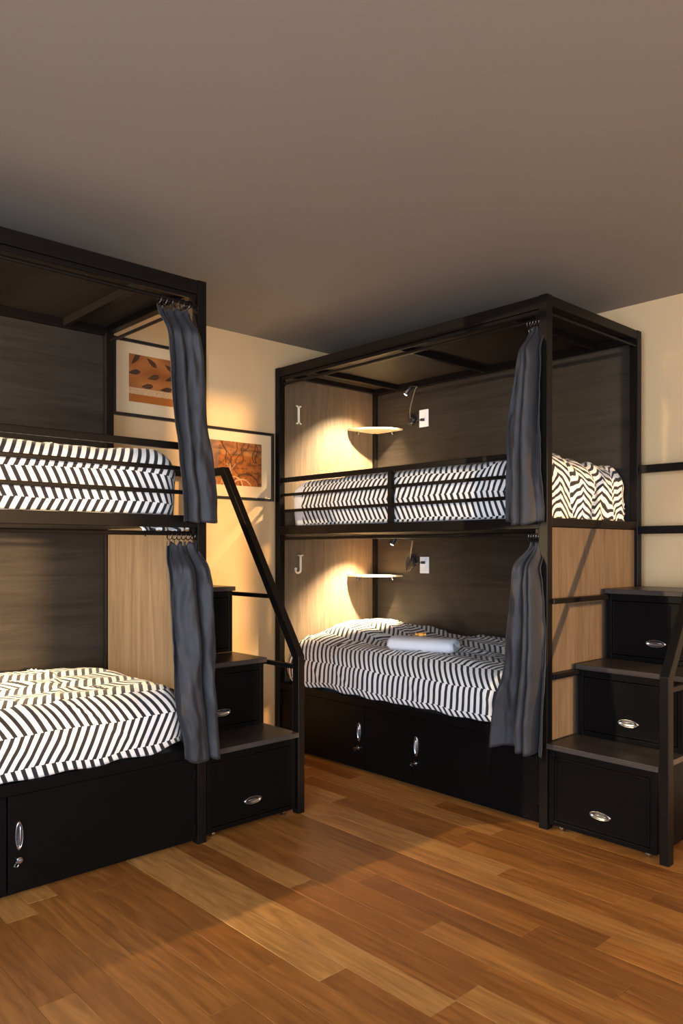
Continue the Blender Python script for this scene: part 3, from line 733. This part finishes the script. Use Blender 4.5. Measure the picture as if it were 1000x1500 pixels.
reading_lamp(RL, 'black reading lamp of the lower left bunk, beyond the photo edge', (0.383, 1.207), [(0.405, 0.87, 1.29), (0.39, .82, 1.365), (0.40, .76, 1.375)], (0.44, 0.72, 1.32), (1.4, 0.78, 0.80), 170, 125)
outlet(RL, 'white outlet plate of the upper left bunk, beyond the photo edge', 0.453, 0.535, 2.138, 2.257)
outlet(RL, 'white outlet plate of the lower left bunk, beyond the photo edge', 0.459, 0.540, 1.130, 1.243)

# ------------------------------------------------------------------ towel and sweet on the lower bed
tw = empty('towel', to_world(RR, (1.06, 0.25, 0.708)), math.radians(20), 'white rolled towel lying on the striped duvet of the lower bunk J', 'towel')
bm = bmesh.new(); n = 40; L_ = 0.40; rings = []
for i in range(31):
    s = i / 30; x = (s - .5) * L_
    e = 1.0 - 0.30 * max(0, (abs(s - .5) - .44) / .06) ** 2 if abs(s - .5) > .44 else 1.0
    ring = []
    for k in range(n):
        a_ = 2 * PI * k / n
        yy = 0.088 * math.copysign(abs(math.cos(a_)) ** .75, math.cos(a_)) * e
        zz = 0.041 * math.copysign(abs(math.sin(a_)) ** .8, math.sin(a_)) * e
        d = 1 + 0.05 * noise.noise(Vector((x * 9, a_ * 1.3, 2)))
        ring.append(bm.verts.new((x + .006 * noise.noise(Vector((a_, 4, s))), yy * d, 0.041 + zz * d)))
    rings.append(ring)
for a_, b_ in zip(rings, rings[1:]):
    for k in range(n): bm.faces.new((a_[k], a_[(k + 1) % n], b_[(k + 1) % n], b_[k]))
for rg, sgn in ((rings[0], -1), (rings[-1], 1)):       # spiral rolled end, stepped inwards
    prev = rg
    for j, (sc, dx) in enumerate(((.86, .004), (.80, -.008), (.66, .003), (.60, -.008), (.44, .003), (.38, -.007), (.2, .002), (.12, -.005))):
        c = Vector((rg[0].co.x, 0, .041)); cur = []
        for v in rg: cur.append(bm.verts.new(Vector((v.co.x + sgn * dx, v.co.y * sc, .041 + (v.co.z - .041) * sc))))
        for k in range(n): bm.faces.new((prev[k], prev[(k + 1) % n], cur[(k + 1) % n], cur[k]))
        prev = cur
    bm.faces.new(prev)
bmesh.ops.recalc_face_normals(bm, faces=bm.faces)
link_mesh('rolled_cloth', bm, 'towel', tw, smooth=True)
bm = bmesh.new()
box(bm, -0.19, -0.084, 0.030, 0.185, -0.080, 0.036)
link_mesh('hem_fold', bm, 'towel', tw, bevel=.0015)
cy = bmesh.new(); ellipsoid(cy, (0, 0, .012), .018, .013, .012)
for sg in (-1, 1):
    tube(cy, [(sg * .015, 0, .012), (sg * .020, 0, .012), (sg * .032, 0, .014)], [.005, .003, .012], 10)
cd = link_mesh('wrapped_sweet', cy, 'orange', smooth=True); cd.location = to_world(RR, (1.03, 0.265, 0.708 + .0815))
cd.rotation_euler = (0, 0, .5); tag(cd, 'small orange wrapped sweet on the rolled white towel', 'sweet')

# ------------------------------------------------------------------ framed pictures on the left wall
def picture(label, y0, y1, z0, z1, py0, py1, pz0, pz1, fn):
    x = XW
    rt = empty('framed_picture', (x, (y0 + y1) / 2, z0), 0, label, 'picture', 'black framed prints on the left wall')
    ox, oy, oz = 0, (y0 + y1) / 2, z0
    def b_(a, b, c, d, e, f): return bx(a, b - oy, c - oz, d, e - oy, f - oz)
    t = 0.018
    fr = bmesh.new()
    for (p, q, r, s_) in ((y0, z0, y0 + t, z1), (y1 - t, z0, y1, z1), (y0 + t, z0, y1 - t, z0 + t), (y0 + t, z1 - t, y1 - t, z1)):
        box(fr, 0.001, p - oy, q - oz, 0.026, r - oy, s_ - oz)
    link_mesh('frame', fr, 'frame_black', rt, bevel=.002)
    mt = link_mesh('mount', b_(0.002, y0 + t, z0 + t, 0.014, y1 - t, z1 - t), 'mat', rt)
    nu, nv = 150, 96; bm = bmesh.new(); col = bm.loops.layers.float_color.new('col')
    V = [[bm.verts.new((0.0148, py0 + (py1 - py0) * i / nu - oy, pz0 + (pz1 - pz0) * k / nv - oz)) for k in range(nv + 1)] for i in range(nu + 1)]
    for i in range(nu):
        for k in range(nv):
            f = bm.faces.new((V[i][k], V[i + 1][k], V[i + 1][k + 1], V[i][k + 1])); c = fn((i + .5) / nu, (k + .5) / nv)
            for lp in f.loops: lp[col] = (*c, 1)
    # give the print its paper thickness
    b0 = [V[0][0], V[nu][0], V[nu][nv], V[0][nv]]
    link_mesh('print', bm, 'print', rt)
def mix(a, b, t): t = max(0, min(1, t)); return tuple(p + (q - p) * t for p, q in zip(a, b))
def leaves_print(u, v):
    n = noise.noise(Vector((u * 4, v * 4, 1))); c = mix((.36, .13, .035), (.50, .22, .07), .5 + n)
    if v < 0.17: return mix((.42, .15, .03), (.52, .20, .05), .5 + n)
    if v < 0.30:
        d = 1 if (int(v * 90) % 3 == 0 and noise.noise(Vector((u * 60, v * 50, 3))) > -.1) else 0
        return mix((.52, .29, .12), (.74, .58, .36), .35 + .6 * d)
    shapes = ((.10, .90, .9), (.35, .88, -.6), (.64, .82, -.5), (.08, .62, .2), (.38, .57, .3), (.66, .60, .35), (.28, .36, .15), (.58, .35, .15), (.85, .40, .3), (.88, .75, -.4), (.9, .9, .3))
    for i, (a, b, ang) in enumerate(shapes):
        du, dv = (u - a) * 1.5, (v - b) * .95; s, c_ = math.sin(ang), math.cos(ang)
        x, y = du * c_ + dv * s, -du * s + dv * c_
        L2, W2 = 0.145, 0.048
        if abs(x) < L2:
            w_ = W2 * (1 - (x / L2) ** 2) ** .8 * (1 + .5 * x / L2)
            if abs(y) < w_:
                inner = abs(y) / w_
                return mix((.055, .035, .022), (.24, .11, .04), .15 + .5 * (abs(noise.noise(Vector((x * 60, y * 60, i))))) + (.35 if inner < .25 and i in (4, 6) else 0))
    return c
def savanna_print(u, v):
    n = noise.noise(Vector((u * 9, v * 9, 5))); n2 = noise.noise(Vector((u * 30, v * 24, 8)))
    if v > 0.80: c = mix((.16, .075, .035), (.46, .20, .06), .45 + .9 * noise.noise(Vector((u * 7, v * 14, 2))))
    elif v > .70: c = mix((.26, .12, .05), (.50, .25, .09), .5 + n)
    else: c = mix((.34, .115, .022), (.44, .17, .04), .5 + n)
    if n2 > .32 + .2 * (v > .6): c = mix(c, (.10, .045, .02), .75)
    if n < -.22 and v < .72: c = mix(c, (.18, .075, .025), .7)
    for (a, b, k) in ((.30, .1, .7), (.36, .5, -.5), (.55, .2, -.9), (.20, .0, 1.4), (.62, .6, .25), (.84, .2, .05), (.92, .3, -.1)):
        d = abs((u - a) - k * (v - b) * .4 - .03 * math.sin(v * 14 + a * 9))
        if d < .010 and (a < .6 and v < .95 or v > .55): c = mix(c, (.07, .035, .02) if a > .5 or v > .5 else (.55, .36, .2), .75)
    for (a, b, R_) in ((.70, -.05, .33), (.62, -.10, .25), (.48, .0, .2)):
        d = abs(math.hypot((u - a) * 1.3, v - b) - R_)
        if d < .014: c = mix(c, (.05, .028, .02) if R_ > .3 else (.62, .42, .24), .8)
    if u < .2: c = mix(c, (.36, .27, .2), .35)
    return c
picture('black-framed print of dark leaves on orange, seen through the upper left bunk', 1.968, 2.572, 2.045, 2.482, 2.067, 2.473, 2.132, 2.402, leaves_print)
picture('black-framed print of an orange savanna with bare branches, behind the sloping handrail', 2.487, 3.091, 1.607, 2.050, 2.586, 2.996, 1.696, 1.970, savanna_print)
